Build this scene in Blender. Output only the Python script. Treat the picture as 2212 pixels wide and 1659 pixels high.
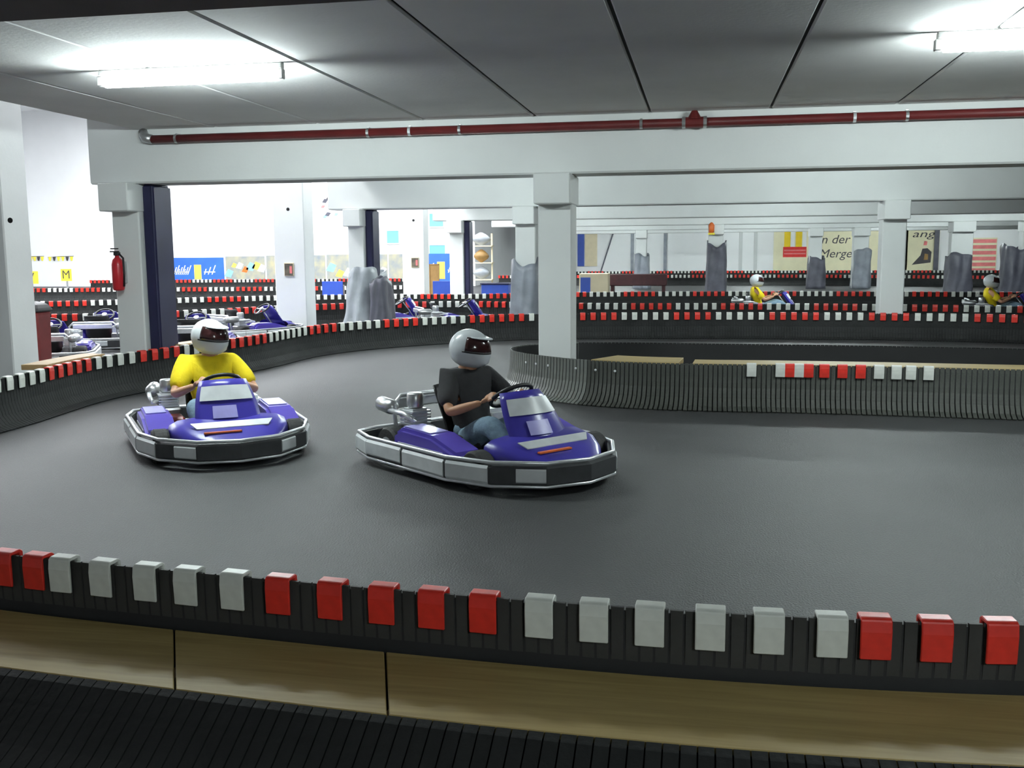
import bpy, bmesh, math, random
from mathutils import Vector, Matrix, Quaternion
from math import sin, cos, tan, pi, radians, atan2, sqrt, hypot
random.seed(7)
S = bpy.context.scene
COL = S.collection
for o in list(bpy.data.objects): bpy.data.objects.remove(o)

# ------------------------------------------------------------------ camera
F, CX, CY, H = 2145.0, 1106.0, 829.5, 1.6          # focal length in pixels of the 2212 x 1659 frame
YAW, PITCH, ROLL = radians(10.8), radians(7.6), radians(0.46)
FWD = Vector((-sin(YAW)*cos(PITCH), cos(YAW)*cos(PITCH), -sin(PITCH)))
R0 = Vector((cos(YAW), sin(YAW), 0)); U0 = R0.cross(FWD)
RT = R0*cos(ROLL) - U0*sin(ROLL); UP = U0*cos(ROLL) + R0*sin(ROLL)
CAM = Vector((0, 0, H))
cd = bpy.data.cameras.new('camera'); cam = bpy.data.objects.new('camera', cd); COL.objects.link(cam)
cd.sensor_fit = 'HORIZONTAL'; cd.sensor_width = 36.0; cd.lens = 36.0*F/2212.0; cd.clip_end = 300
cam.matrix_world = Matrix(((RT.x, UP.x, -FWD.x, 0), (RT.y, UP.y, -FWD.y, 0), (RT.z, UP.z, -FWD.z, H), (0, 0, 0, 1)))
S.camera = cam
def ray(x, y): return FWD + RT*((x-CX)/F) + UP*((CY-y)/F)
def onz(x, y, z): d = ray(x, y); return CAM + d*((z-H)/d.z)
def ony(x, y, Y): d = ray(x, y); return CAM + d*(Y/d.y)
def proj(p):
    v = Vector(p)-CAM; k = F/v.dot(FWD); return CX+k*v.dot(RT), CY-k*v.dot(UP)

# ------------------------------------------------------------------ world and exposure
w = bpy.data.worlds.new('world'); S.world = w; w.use_nodes = True
w.node_tree.nodes['Background'].inputs[0].default_value = (0.75, 0.85, 1.0, 1)
w.node_tree.nodes['Background'].inputs[1].default_value = 0.02
S.view_settings.view_transform = 'Standard'; S.view_settings.look = 'None'
S.view_settings.gamma = 1.0; S.view_settings.use_curve_mapping = False
S.view_settings.exposure = 0.0
TUBE = 215.0        # luminance of the fluorescent tubes
ROOF = 42.0         # luminance of the rooflights in the tall hall

# ------------------------------------------------------------------ materials
MATS = {}
def mat(name, col, rough=0.5, var=0.0, scale=8.0, bump=0.0, bscale=60.0, metal=0.0, emit=None, col2=None, spec=0.5, detail=4):
    m = bpy.data.materials.new(name); m.use_nodes = True; MATS[name] = m
    nt = m.node_tree; b = nt.nodes['Principled BSDF']
    b.inputs['Roughness'].default_value = rough; b.inputs['Metallic'].default_value = metal
    b.inputs['Specular IOR Level'].default_value = spec
    c = tuple(col)+(1,); b.inputs['Base Color'].default_value = c
    tc = nt.nodes.new('ShaderNodeTexCoord')
    if var or col2:
        n = nt.nodes.new('ShaderNodeTexNoise'); n.inputs['Scale'].default_value = scale; n.inputs['Detail'].default_value = detail
        nt.links.new(tc.outputs['Object'], n.inputs['Vector'])
        r = nt.nodes.new('ShaderNodeValToRGB'); r.color_ramp.elements[0].position = 0.3; r.color_ramp.elements[1].position = 0.7
        a = col2 if col2 else [x*(1-var) for x in col]
        r.color_ramp.elements[0].color = tuple(a)+(1,); r.color_ramp.elements[1].color = tuple(min(1, x*(1+var)) for x in col)+(1,)
        nt.links.new(n.outputs['Fac'], r.inputs['Fac']); nt.links.new(r.outputs['Color'], b.inputs['Base Color'])
    if bump:
        n2 = nt.nodes.new('ShaderNodeTexNoise'); n2.inputs['Scale'].default_value = bscale; n2.inputs['Detail'].default_value = 3
        nt.links.new(tc.outputs['Object'], n2.inputs['Vector'])
        bp = nt.nodes.new('ShaderNodeBump'); bp.inputs['Strength'].default_value = bump; bp.inputs['Distance'].default_value = 0.02
        nt.links.new(n2.outputs['Fac'], bp.inputs['Height']); nt.links.new(bp.outputs['Normal'], b.inputs['Normal'])
    if emit:
        b.inputs['Emission Color'].default_value = tuple(emit[0])+(1,); b.inputs['Emission Strength'].default_value = emit[1]
    return m
def wood(name, c1, c2, axis='X', sc=3.0):
    m = bpy.data.materials.new(name); m.use_nodes = True; MATS[name] = m
    nt = m.node_tree; b = nt.nodes['Principled BSDF']; b.inputs['Roughness'].default_value = 0.6
    tc = nt.nodes.new('ShaderNodeTexCoord'); mp = nt.nodes.new('ShaderNodeMapping')
    mp.inputs['Scale'].default_value = (0.6, 9, 9) if axis == 'X' else (9, 0.6, 9)
    n = nt.nodes.new('ShaderNodeTexNoise'); n.inputs['Scale'].default_value = sc; n.inputs['Detail'].default_value = 6; n.inputs['Distortion'].default_value = 0.6
    r = nt.nodes.new('ShaderNodeValToRGB'); r.color_ramp.elements[0].position = 0.3; r.color_ramp.elements[1].position = 0.68
    r.color_ramp.elements[0].color = tuple(c2)+(1,); r.color_ramp.elements[1].color = tuple(c1)+(1,)
    nt.links.new(tc.outputs['Object'], mp.inputs['Vector']); nt.links.new(mp.outputs['Vector'], n.inputs['Vector'])
    nt.links.new(n.outputs['Fac'], r.inputs['Fac']); nt.links.new(r.outputs['Color'], b.inputs['Base Color'])
    return m
mat('asphalt', (0.050, 0.0515, 0.052), 0.6, scale=0.55, col2=(0.034, 0.035, 0.036), bump=0.35, bscale=90, detail=8)
mat('concrete_white', (0.78, 0.80, 0.79), 0.75, 0.03, 1.4, 0.06, 25)
mat('slab', (0.80, 0.80, 0.79), 0.85, 0.05, 1.2, 0.08, 30)
mat('gap', (0.10, 0.10, 0.10), 0.9)
mat('wall_white', (0.86, 0.87, 0.88), 0.8, 0.02, 1.0)
mat('wall_dull', (0.62, 0.64, 0.64), 0.85, 0.04, 1.0)
mat('slat', (0.020, 0.021, 0.021), 0.7, 0.25, 3.0, 0.15, 40, spec=0.2)
mat('slat_near', (0.046, 0.045, 0.043), 0.6, 0.25, 3.0, 0.15, 40, spec=0.3)
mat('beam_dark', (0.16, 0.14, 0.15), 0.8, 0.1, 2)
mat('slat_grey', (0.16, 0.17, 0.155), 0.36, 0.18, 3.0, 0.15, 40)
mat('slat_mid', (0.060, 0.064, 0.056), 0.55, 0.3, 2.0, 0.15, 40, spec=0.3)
mat('board_dark', (0.016, 0.016, 0.017), 0.7)
mat('cap_red', (0.72, 0.035, 0.022), 0.38, 0.15, 14)
mat('cap_white', (0.70, 0.71, 0.66), 0.42, 0.10, 14)
wood('ply', (0.43, 0.32, 0.125), (0.31, 0.22, 0.075))
wood('ply_rough', (0.50, 0.34, 0.16), (0.30, 0.19, 0.08))
mat('navy', (0.012, 0.013, 0.055), 0.6, 0.15, 3)
mat('pipe_red', (0.15, 0.018, 0.018), 0.45, 0.12, 5)
mat('steel', (0.55, 0.56, 0.57), 0.35, 0.08, 20, metal=0.9)
mat('alu', (0.78, 0.80, 0.82), 0.32, 0.05, 20, metal=0.55)
mat('tube', (1, 1, 1), 0.4, emit=((0.87, 0.99, 0.985), TUBE))
mat('lamp_white', (0.8, 0.8, 0.78), 0.5, 0.02, 6)
mat('rooflight', (1, 1, 1), 0.5, emit=((0.93, 0.97, 1.0), ROOF))
mat('black', (0.012, 0.012, 0.013), 0.5, 0.2, 8)
mat('rubber', (0.018, 0.018, 0.018), 0.75, 0.2, 20, 0.2, 60)
mat('kart_blue', (0.055, 0.045, 0.36), 0.28, 0.1, 5)
mat('kart_violet', (0.10, 0.07, 0.45), 0.3, 0.1, 5)
mat('sticker', (0.72, 0.75, 0.76), 0.35, 0.08, 9)
mat('lilac', (0.42, 0.40, 0.80), 0.35, 0.1, 9)
mat('orange', (0.75, 0.16, 0.03), 0.4, 0.1, 9)
mat('bumper', (0.05, 0.052, 0.055), 0.45, 0.2, 9)
mat('engine', (0.22, 0.22, 0.23), 0.4, 0.2, 20, metal=0.6)
mat('tank_red', (0.25, 0.02, 0.02), 0.4, 0.1, 9)
mat('shirt_yellow', (0.86, 0.66, 0.01), 0.85, 0.08, 12, 0.2, 30)
mat('shirt_black', (0.02, 0.02, 0.022), 0.85, 0.15, 12, 0.2, 30)
mat('jeans', (0.20, 0.30, 0.38), 0.9, 0.15, 25, 0.2, 80)
mat('skin', (0.55, 0.29, 0.17), 0.55, 0.05, 12)
mat('skin_tan', (0.52, 0.26, 0.14), 0.55, 0.05, 12)
mat('helmet_white', (0.75, 0.79, 0.80), 0.22, 0.03, 5)
mat('helmet_grey', (0.62, 0.66, 0.68), 0.22, 0.05, 5)
mat('visor', (0.035, 0.012, 0.012), 0.12)
mat('shoe', (0.05, 0.05, 0.055), 0.6, 0.1, 10)
mat('wrap', (0.24, 0.26, 0.30), 0.45, 0.22, 3, 0.5, 7)
mat('wrap_pale', (0.36, 0.39, 0.42), 0.45, 0.18, 3, 0.5, 7)
mat('wrap_dark', (0.085, 0.085, 0.11), 0.5, 0.25, 3, 0.5, 7)
mat('banner_blue', (0.03, 0.13, 0.62), 0.5, 0.12, 1.2)
mat('banner_white', (0.85, 0.86, 0.86), 0.5, 0.03, 2)
mat('banner_gold', (0.9, 0.58, 0.10), 0.5, 0.08, 4)
mat('banner_brown', (0.42, 0.38, 0.24), 0.55, scale=2.2, col2=(0.20, 0.24, 0.28))
mat('banner_sky', (0.25, 0.55, 0.80), 0.5, 0.15, 4)
mat('cream', (0.80, 0.75, 0.52), 0.6, 0.05, 2)
mat('ink', (0.05, 0.045, 0.05), 0.6, 0.1, 5)
mat('sign_yellow', (0.92, 0.78, 0.05), 0.5, 0.05, 6)
mat('mc_red', (0.72, 0.03, 0.03), 0.45, 0.1, 4)
mat('mc_yellow', (0.85, 0.60, 0.02), 0.45, 0.06, 4)
mat('pink', (0.75, 0.20, 0.20), 0.6, 0.15, 3)
mat('desk_blue', (0.03, 0.08, 0.42), 0.45, 0.08, 4)
mat('beige', (0.72, 0.63, 0.44), 0.6, 0.05, 4)
mat('maroon', (0.05, 0.012, 0.015), 0.6, 0.25, 6)
mat('bin_red', (0.15, 0.016, 0.016), 0.5, 0.15, 6)
mat('ext_red', (0.55, 0.02, 0.03), 0.3, 0.06, 6)
mat('pane_blue', (0.16, 0.52, 0.86), 0.35, 0.06, 2)
mat('photo', (0.20, 0.17, 0.12), 0.5, scale=6, col2=(0.03, 0.03, 0.03))
mat('brown', (0.33, 0.19, 0.06), 0.55, 0.15, 5)

# ------------------------------------------------------------------ mesh helpers
class MB:
    def __init__(s): s.bm = bmesh.new()
    def box(s, x0, x1, y0, y1, z0, z1, M=None):
        v = [s.bm.verts.new((x, y, z)) for x in (x0, x1) for y in (y0, y1) for z in (z0, z1)]
        for f in ((0,1,3,2), (4,6,7,5), (0,4,5,1), (2,3,7,6), (0,2,6,4), (1,5,7,3)): s.bm.faces.new([v[i] for i in f])
        if M:
            for a in v: a.co = M @ a.co
        return s
    def tube(s, pts, r, n=10, closed=False, caps=True):
        pts = [Vector(p) for p in pts]; N = len(pts); rr = r if isinstance(r, (list, tuple)) else [r]*N
        rings = []; prev = None
        for i, p in enumerate(pts):
            if closed: t = (pts[(i+1) % N]-pts[i-1])
            else: t = pts[min(i+1, N-1)]-pts[max(i-1, 0)]
            t.normalize()
            if prev is None:
                a = Vector((0, 0, 1)) if abs(t.z) < 0.9 else Vector((1, 0, 0))
                u = t.cross(a).normalized()
            else: u = (prev - t*prev.dot(t)).normalized()
            prev = u; v = t.cross(u)
            rings.append([s.bm.verts.new(p+(u*cos(2*pi*k/n)+v*sin(2*pi*k/n))*rr[i]) for k in range(n)])
        for i in range(N if closed else N-1):
            a, b = rings[i], rings[(i+1) % N]
            for k in range(n): s.bm.faces.new((a[k], a[(k+1) % n], b[(k+1) % n], b[k]))
        if caps and not closed: s.bm.faces.new(rings[0][::-1]); s.bm.faces.new(rings[-1])
        return s
    def lathe(s, prof, n=20, M=None):
        rings = []
        for (r, z) in prof:
            ring = [s.bm.verts.new((r*cos(2*pi*k/n), r*sin(2*pi*k/n), z)) for k in range(n)]; rings.append(ring)
            if M:
                for a in ring: a.co = M @ a.co
        for a, b in zip(rings, rings[1:]):
            for k in range(n): s.bm.faces.new((a[k], a[(k+1) % n], b[(k+1) % n], b[k]))
        s.bm.faces.new(rings[0][::-1]); s.bm.faces.new(rings[-1]); return s
    def prism(s, poly, d0, d1, fn):                    # poly of (a, b), swept along c; fn(a, b, c) gives a point
        A = [s.bm.verts.new(fn(a, b, d0)) for a, b in poly]; B = [s.bm.verts.new(fn(a, b, d1)) for a, b in poly]; n = len(poly)
        s.bm.faces.new(A[::-1]); s.bm.faces.new(B)
        for k in range(n): s.bm.faces.new((A[k], A[(k+1) % n], B[(k+1) % n], B[k]))
        return s
    def grid(s, nu, nv, fn, closed_u=False):
        g = [[s.bm.verts.new(fn(i/(nu if closed_u else nu-1), j/(nv-1))) for j in range(nv)] for i in range(nu)]
        for i in range(nu if closed_u else nu-1):
            for j in range(nv-1): s.bm.faces.new((g[i][j], g[(i+1) % nu][j], g[(i+1) % nu][j+1], g[i][j+1]))
        return s
    def mesh(s, name, material, bevel=0.0, smooth=False, seg=1):
        bm = s.bm; bmesh.ops.recalc_face_normals(bm, faces=bm.faces[:])
        if bevel:
            ed = [e for e in bm.edges if len(e.link_faces) == 2 and e.calc_face_angle(0) > 0.5]
            bmesh.ops.bevel(bm, geom=ed, offset=bevel, segments=seg, affect='EDGES', clamp_overlap=True)
        me = bpy.data.meshes.new(name); bm.to_mesh(me); bm.free()
        if smooth:
            for p in me.polygons: p.use_smooth = True
        if material: me.materials.append(MATS[material])
        return me
    def build(s, name, material, parent=None, bevel=0.0, smooth=False, seg=1, **kw):
        return link(name, s.mesh(name, material, bevel, smooth, seg), parent, **kw)
def link(name, me, parent=None, loc=None, rot=None, label=None, cat=None, group=None, kind=None):
    o = bpy.data.objects.new(name, me); COL.objects.link(o)
    if parent: o.parent = parent
    if loc is not None: o.location = loc
    if rot is not None: o.rotation_euler = rot
    return tag(o, label, cat, group, kind)
def tag(o, label=None, cat=None, group=None, kind=None):
    for k, v in (('label', label), ('category', cat), ('group', group), ('kind', kind)):
        if v: o[k] = v
    return o
def empty(name, loc=(0, 0, 0), rz=0.0, **kw):
    o = link(name, None, None, loc, (0, 0, rz), **kw); o.empty_display_size = 0.1; return o
def copy_tree(o, parent=None):
    c = o.copy(); COL.objects.link(c); c.parent = parent
    for ch in [x for x in o.children]: copy_tree(ch, c)
    return c
def eval_mesh(o, name):                                # bake modifiers / text into a plain mesh
    dg = bpy.context.evaluated_depsgraph_get()
    me = bpy.data.meshes.new_from_object(o.evaluated_get(dg)); me.name = name
    d = o.data; bpy.data.objects.remove(o)
    return me
def text(name, body, size, material, parent=None, loc=(0, 0, 0), rot=(pi/2, 0, 0), width=None, extrude=0.002, shear=0.0, **kw):
    cu = bpy.data.curves.new(name, 'FONT'); cu.body = body; cu.size = size; cu.align_x = 'CENTER'; cu.align_y = 'CENTER'; cu.extrude = extrude; cu.shear = shear
    cu.resolution_u = 3
    t = bpy.data.objects.new(name, cu); COL.objects.link(t)
    me = eval_mesh(t, name); me.materials.clear(); me.materials.append(MATS[material])
    o = link(name, me, parent, loc, rot, **kw)
    if width:
        xs = [v.co.x for v in me.vertices]; k = width/(max(xs)-min(xs))
        for v in me.vertices: v.co.x *= k
    return o

# ------------------------------------------------------------------ structure
BEAM_Y = [2.85, 11.0, 18.8, 26.6, 34.4, 42.2, 50.0]   # front faces, 0.5 m thick
SLAB_X = -6.6; SLAB_Z = 3.06; BB = 2.44
MB().box(-36, 26, -6, 60, -0.3, 0).build('floor', 'asphalt', kind='structure')
ceil = MB().box(SLAB_X, 26, -6, 58.2, SLAB_Z+0.03, SLAB_Z+0.3).build('ceiling', 'gap', kind='structure')
# concrete planks of the ceiling, 1.25 m wide, seen one by one in the first bay
def plank_mesh(x0, x1, y0, y1):
    return MB().box(x0, x1, y0, y1, SLAB_Z, SLAB_Z+0.03).mesh('ceiling_panel', 'slab', bevel=0.012)
pl = None
for bay in range(-1, 3):
    y0 = BEAM_Y[bay]+0.5 if bay >= 0 else -6.0
    y1 = BEAM_Y[bay+1]
    xs = [SLAB_X] + [-5.57+1.25*i+0.0 for i in range(0, 15)]
    for a, b in zip(xs, xs[1:]):
        link('ceiling_panel', plank_mesh(a+0.012, b-0.012, y0, y1), ceil)
MB().box(SLAB_X, 26, BEAM_Y[3]+0.5, 58.2, SLAB_Z, SLAB_Z+0.03).build('ceiling_panel', 'slab', ceil)
for i, y in enumerate(BEAM_Y):
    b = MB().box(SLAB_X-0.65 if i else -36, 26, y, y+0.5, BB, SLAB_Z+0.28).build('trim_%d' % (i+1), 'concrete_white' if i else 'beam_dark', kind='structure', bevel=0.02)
# outer walls
MB().box(-36, -10.8, 46, 46.3, 0, 8.8).build('wall_hall_end', 'wall_white', kind='structure')
MB().box(-10.8, -10.5, 46, 58.3, 0, 8.8).build('wall_hall_return', 'wall_white', kind='structure')
wf = MB().box(-10.5, 26, 58.2, 58.5, 0, 3.5).build('wall_far', 'wall_white', kind='structure')
MB().box(26, 26.3, -6, 58.5, 0, 3.5).build('wall_right', 'wall_dull', kind='structure')
MB().box(-36, 26.3, -6.3, -6, 0, 8.8).build('wall_back', 'wall_dull', kind='structure')
MB().box(-36.3, -36, -6.3, 46.3, 0, 8.8).build('wall_left', 'wall_white', kind='structure')
MB().box(SLAB_X-0.05, SLAB_X+0.25, -6, 46, SLAB_Z+0.3, 8.8).build('wall_upper', 'wall_white', kind='structure')
roof = MB().box(-36, SLAB_X+0.25, -6, 46.3, 8.8, 9.1).build('ceiling_hall', 'wall_white', kind='structure')
for j, yc in enumerate((15.2, 21.5, 28.0, 34.5, 41.0)):
    for i, xc in enumerate((-11.5, -18.0, -25.0)):
        r = empty('rooflight', (xc, yc, 8.72), label='long glowing rooflight panel in the roof of the tall white hall', cat='rooflight', group='rooflights of the tall hall')
        MB().box(-2.4, 2.4, -0.8, 0.8, 0.0, 0.03).build('diffuser', 'rooflight', r)
        MB().box(-2.5, 2.5, -0.9, -0.8, -0.02, 0.08).box(-2.5, 2.5, 0.8, 0.9, -0.02, 0.08).box(-2.5, -2.4, -0.8, 0.8, -0.02, 0.08).box(2.4, 2.5, -0.8, 0.8, -0.02, 0.08).build('frame', 'lamp_white', r)

# ------------------------------------------------------------------ fluorescent lamps
def lamp(x, y, label):
    r = empty('fluorescent_lamp', (x, y, SLAB_Z), label=label, cat='lamp', group='bare fluorescent battens under the ceiling')
    MB().box(-0.78, 0.78, -0.03, 0.03, -0.05, 0.0).build('housing', 'lamp_white', r, bevel=0.006)
    MB().tube([(-0.745, 0, -0.095), (-0.73, 0, -0.095), (0.73, 0, -0.095), (0.745, 0, -0.095)], [0.028, 0.042, 0.042, 0.028], 14).build('tube', 'tube', r, smooth=True)
    for s in (-1, 1):
        MB().box(s*0.765-0.03, s*0.765+0.02, -0.028, 0.028, -0.125, -0.048).build('lamp_holder', 'lamp_white', r, bevel=0.006)
LY = [7.45, 15.1, 22.9, 30.7, 38.5, 46.3, 54.0]
ORD = ['first', 'second', 'third', 'fourth', 'fifth', 'sixth', 'seventh']
lamp(-3.98, LY[0], 'lit fluorescent tube on the ceiling above the two racing karts')
lamp(2.33, LY[0], 'lit fluorescent tube on the ceiling above the striped end of the island barrier')
lamp(2.33, -1.6, 'unseen fluorescent tube added behind the camera to light the foreground caps')  # added out of view to brighten the camera side of the foreground caps
for i in range(1, 7):
    for x in ((-3.98, 2.33), (-3.98, 2.33), (-3.98, 2.33, 8.6), (-3.98, 2.33, 8.6), (-3.98, 2.33, 8.6), (-3.98, 2.33, 8.6, 14.9))[i-1]:
        lamp(x, LY[i], 'lit fluorescent tube behind the ceiling beams, hidden from the near track')

# ------------------------------------------------------------------ columns
def column(x0, x1, y, label, corbel=True, depth=0.42, top=BB, w='concrete_white', group=None, name='concrete_column'):
    xc = (x0+x1)/2; hw = (x1-x0)/2
    r = empty(name, (xc, y, 0), label=label, cat='column', group=group)
    MB().box(-hw, hw, 0, depth, 0, top).build('shaft', w, r, bevel=0.015)
    if corbel:
        MB().box(-hw-0.012, hw+0.012, -0.24, depth+0.1, top-0.33, top).build('corbel', w, r, bevel=0.012)
    return r
column(-7.02, -6.66, 11.05, 'white concrete column with a fire extinguisher and a navy post beside it')
column(-1.80, -1.42, 11.05, 'white concrete column standing inside the ribbed island barrier')
column(-6.87, -6.54, 18.85, 'white concrete column between the pale picture columns, base wrapped in pale sheeting')
column(-3.51, -3.12, 18.85, 'white concrete column with grey sheeting just behind the island column')
column(3.16, 3.57, 18.85, 'bare white concrete column between the lettered banners')
column(-6.80, -6.41, 26.65, 'slim white column beside a narrow navy post, in front of the blue desk')
p = ony(1385, 540, 42.25).x; column(p-0.22, p+0.22, 42.25, 'distant white column wrapped low in grey sheeting, beside the leaning pole')
p = ony(1546, 540, 34.45).x; column(p-0.25, p+0.25, 34.45, 'distant white column with tall dark wrap and orange fitting on top')
p = ony(1768, 540, 42.25).x; column(p-0.36, p+0.14, 42.25, 'distant column in front of the lettering on the cream banner, left one')
p = ony(1860, 540, 42.3).x; column(p-0.3, p+0.3, 42.3, 'distant column in front of the cream banner, wrapped in blue-grey sheeting')
p = ony(2078, 540, 34.45).x; column(p-0.33, p+0.33, 34.45, 'distant column with dark wrap left of the red lettered banner')
p = ony(2198, 540, 36).x; column(p-0.3, p+0.3, 34.5, 'distant column with dark wrap right of the red lettered banner')
# wide columns along the tall hall
W1 = column(-9.1, -8.5, 11.05, 'wide pale grey column with a dark hole, beside the red bin', corbel=False, depth=0.5, top=8.8, name='hall_column')
W2 = column(-8.43, -7.78, 18.85, 'wide bright white column with a small photo, in front of the parked karts', corbel=False, depth=0.5, top=8.8, name='hall_column')
W3 = column(-8.14, -7.52, 26.65, 'wide bright white column with a small photo, next to the brown door panel', corbel=False, depth=0.5, top=8.8, name='hall_column')
def hole(x, y, Y, W):
    q = ony(x, y, Y); M = Matrix.Translation((q.x-W.location.x, -0.002, q.z)) @ Matrix.Rotation(pi/2, 4, 'X')
    MB().lathe([(0.034, -0.006), (0.034, 0.002), (0.02, 0.004)], 12, M).build('hole_plug', 'black', W)
hole(22, 476, 11.05, W1); hole(622, 452, 18.85, W2); hole(893, 476, 26.65, W3)
def poster(x, y, Y, wpx, hpx, label):
    q = ony(x, y, Y); k = Y/F*1.0; a = wpx*k/2; b = hpx*k/2
    r = empty('framed_photo', (q.x, Y, q.z), label=label, cat='picture')
    MB().box(-a, a, -0.025, 0.0, -b, b).build('frame', 'beige', r, bevel=0.006)
    MB().box(-a*0.86, a*0.86, -0.030, -0.025, -b*0.88, b*0.88).build('print', 'photo', r)
    MB().box(a*0.2, a*0.7, -0.033, -0.030, -b*0.6, b*0.5).build('print_figure', 'pink', r)
poster(625, 582, 18.85, 23, 30, 'small dark framed photo on the nearer bright white column')
poster(897, 567, 26.65, 18, 22, 'small dark framed photo on the column next to the brown panel')
# navy posts
def navy(x0, x1, y0, y1, label):
    r = empty('navy_post', ((x0+x1)/2, y0, 0), label=label, cat='post'); h = (x1-x0)/2
    MB().box(-h, h, 0, y1-y0, 0, BB).build('post_body', 'navy', r, bevel=0.03, seg=3)
    MB().box(-h, h+0.02, -0.02, y1-y0+0.02, 0, 0.05).build('base_plate', 'navy', r, bevel=0.01)
navy(-6.655, -6.50, 11.12, 11.56, 'wide navy post beside the column with the fire extinguisher')
navy(-6.535, -6.38, 18.92, 19.36, 'navy post beside the column wrapped in pale sheeting')
navy(-6.405, -6.25, 26.72, 27.16, 'narrow navy post beside the slim white column')

# ------------------------------------------------------------------ sheeting wrapped round columns
def wrap(x0, x1, yt, yb, Y, material, label, depth=0.55, flare=1.25, seed=0, z0=0.0):
    a = ony(x0, 560, Y).x; b = ony(x1, 560, Y).x; zt = ony((x0+x1)/2, yt, Y).z
    rx = (b-a)/2; rnd = random.Random(seed); ph = [rnd.uniform(0, 6.28) for _ in range(6)]
    n, m = 40, 12
    def fn(u, v):
        t = 2*pi*u
        f = flare+(0.92-flare)*v**0.75
        rr = 1+0.05*sin(5*t+ph[0]+3*v)+0.035*sin(9*t+ph[1]-5*v)+0.03*sin(3*t+ph[2]+9*v)
        c, s_ = cos(t), sin(t)
        sq = (abs(c)**5+abs(s_)**5)**(-0.2)
        z = z0+(zt*(1+0.05*sin(2*t+ph[3])+0.02*sin(5*t+ph[4]))-z0)*v
        return (c*sq*rx*f*rr, s_*sq*depth*0.72*f*rr, z)
    m_ = MB().grid(n, m, fn, closed_u=True)
    o = m_.build('column_wrap', material, loc=((a+b)/2, Y+depth*0.5-0.03, 0), smooth=True, label=label, cat='plastic sheeting')
    sd = o.modifiers.new('thick', 'SOLIDIFY'); sd.thickness = 0.02
    return o
wrap(748, 806, 582, 690, 18.80, 'wrap_pale', 'pale crumpled plastic sheeting round the column between the picture columns', 0.9, 1.32, 3)
wrap(797, 832, 604, 690, 18.30, 'wrap_dark', 'dark bunched sheeting hanging at the navy post, beside the pale sheeting', 0.5, 1.25, 11)
wrap(1102, 1160, 566, 668, 18.78, 'wrap', 'grey crumpled sheeting round the column behind the island column', 0.5, 1.12, 4)
wrap(1370, 1402, 551, 600, 42.2, 'wrap', 'low grey sheeting round the distant column beside the leaning pole', 0.6, 1.2, 5)
wrap(1526, 1570, 526, 612, 34.4, 'wrap_dark', 'tall dark grey sheeting round the column with the orange fitting', 0.6, 1.05, 6)
wrap(1746, 1784, 556, 605, 42.2, 'wrap_dark', 'dark sheeting round the left column before the cream banner', 0.6, 1.1, 7)
wrap(1843, 1883, 540, 600, 42.25, 'wrap', 'blue-grey sheeting round the right column before the cream banner', 0.6, 1.05, 8)
wrap(2048, 2102, 550, 612, 34.4, 'wrap_dark', 'dark sheeting on the column left of the red lettered banner', 0.7, 1.06, 9)
wrap(2170, 2222, 532, 600, 34.45, 'wrap_dark', 'dark sheeting on the column right of the red lettered banner', 0.7, 1.04, 10)

# ------------------------------------------------------------------ track barriers
SH = 0.46                                                # barrier height
PROF = [(0.0, SH), (0.003, 0.33), (0.012, 0.22), (0.042, 0.12), (0.10, 0.048), (0.18, 0.012)]
PROF2 = [(0.0, 0.245), (0.03, 0.235), (0.11, 0.185), (0.22, 0.115), (0.34, 0.055), (0.50, 0.010)]
def slat_bm(mb, prof, w, M, th=0.012):
    n = len(prof); nor = []
    for i in range(n):
        a = Vector(prof[max(i-1, 0)]); b = Vector(prof[min(i+1, n-1)]); t = (b-a).normalized(); nor.append(Vector((t.y, -t.x)))
    P = []
    for (o, z), nn in zip(prof, nor):
        q = Vector((o, z))+nn*th
        P.append([mb.bm.verts.new(M @ Vector(c)) for c in ((-w/2, o, z), (w/2, o, z), (w/2*0.9, q.x, max(q.y, 0.004)), (-w/2*0.9, q.x, max(q.y, 0.004)))])
    for a, b in zip(P, P[1:]):
        for k in range(4): mb.bm.faces.new((a[k], a[(k+1) % 4], b[(k+1) % 4], b[k]))
    mb.bm.faces.new(P[0][::-1]); mb.bm.faces.new(P[-1])
def flipped(prof): return [(-o, z) for o, z in prof]
def spline(pts, step):
    P = [Vector(p[:2]) for p in pts]; P = [P[0]*2-P[1]]+P+[P[-1]*2-P[-2]]; out = []
    for i in range(1, len(P)-2):
        for k in range(40):
            t = k/40; a, b, c, d = P[i-1:i+3]
            out.append(0.5*((2*b)+(c-a)*t+(2*a-5*b+4*c-d)*t*t+(3*b-a-3*c+d)*t**3))
    out.append(P[-2])
    res = []; acc = 0.0; nxt = 0.0
    for a, b in zip(out, out[1:]):
        L = (b-a).length
        while nxt <= acc+L and L > 0:
            p = a+(b-a)*((nxt-acc)/L); res.append((p.x, p.y, atan2(b.y-a.y, b.x-a.x))); nxt += step
        acc += L
    return res
def cap_mesh(material, w=0.094, h=0.12):
    d = 0.030; t = 0.010
    poly = [(-d, SH-h), (-d-0.004, SH-0.03), (-d+0.001, SH+0.006), (-d+0.012, SH+0.014), (d-0.006, SH+0.016), (d+0.006, SH+0.008), (d+0.008, SH-0.03), (d, SH-h),
            (d-t, SH-h), (d-t, SH+0.002), (-d+t, SH+0.002), (-d+t, SH-h)]
    return MB().prism(poly, -w/2, w/2, lambda a, b, c: Vector((c, a, b))).mesh('cap', material, bevel=0.003)
CAPM = {'R': cap_mesh('cap_red'), 'W': cap_mesh('cap_white')}
PITCHS = 0.0475
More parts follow.
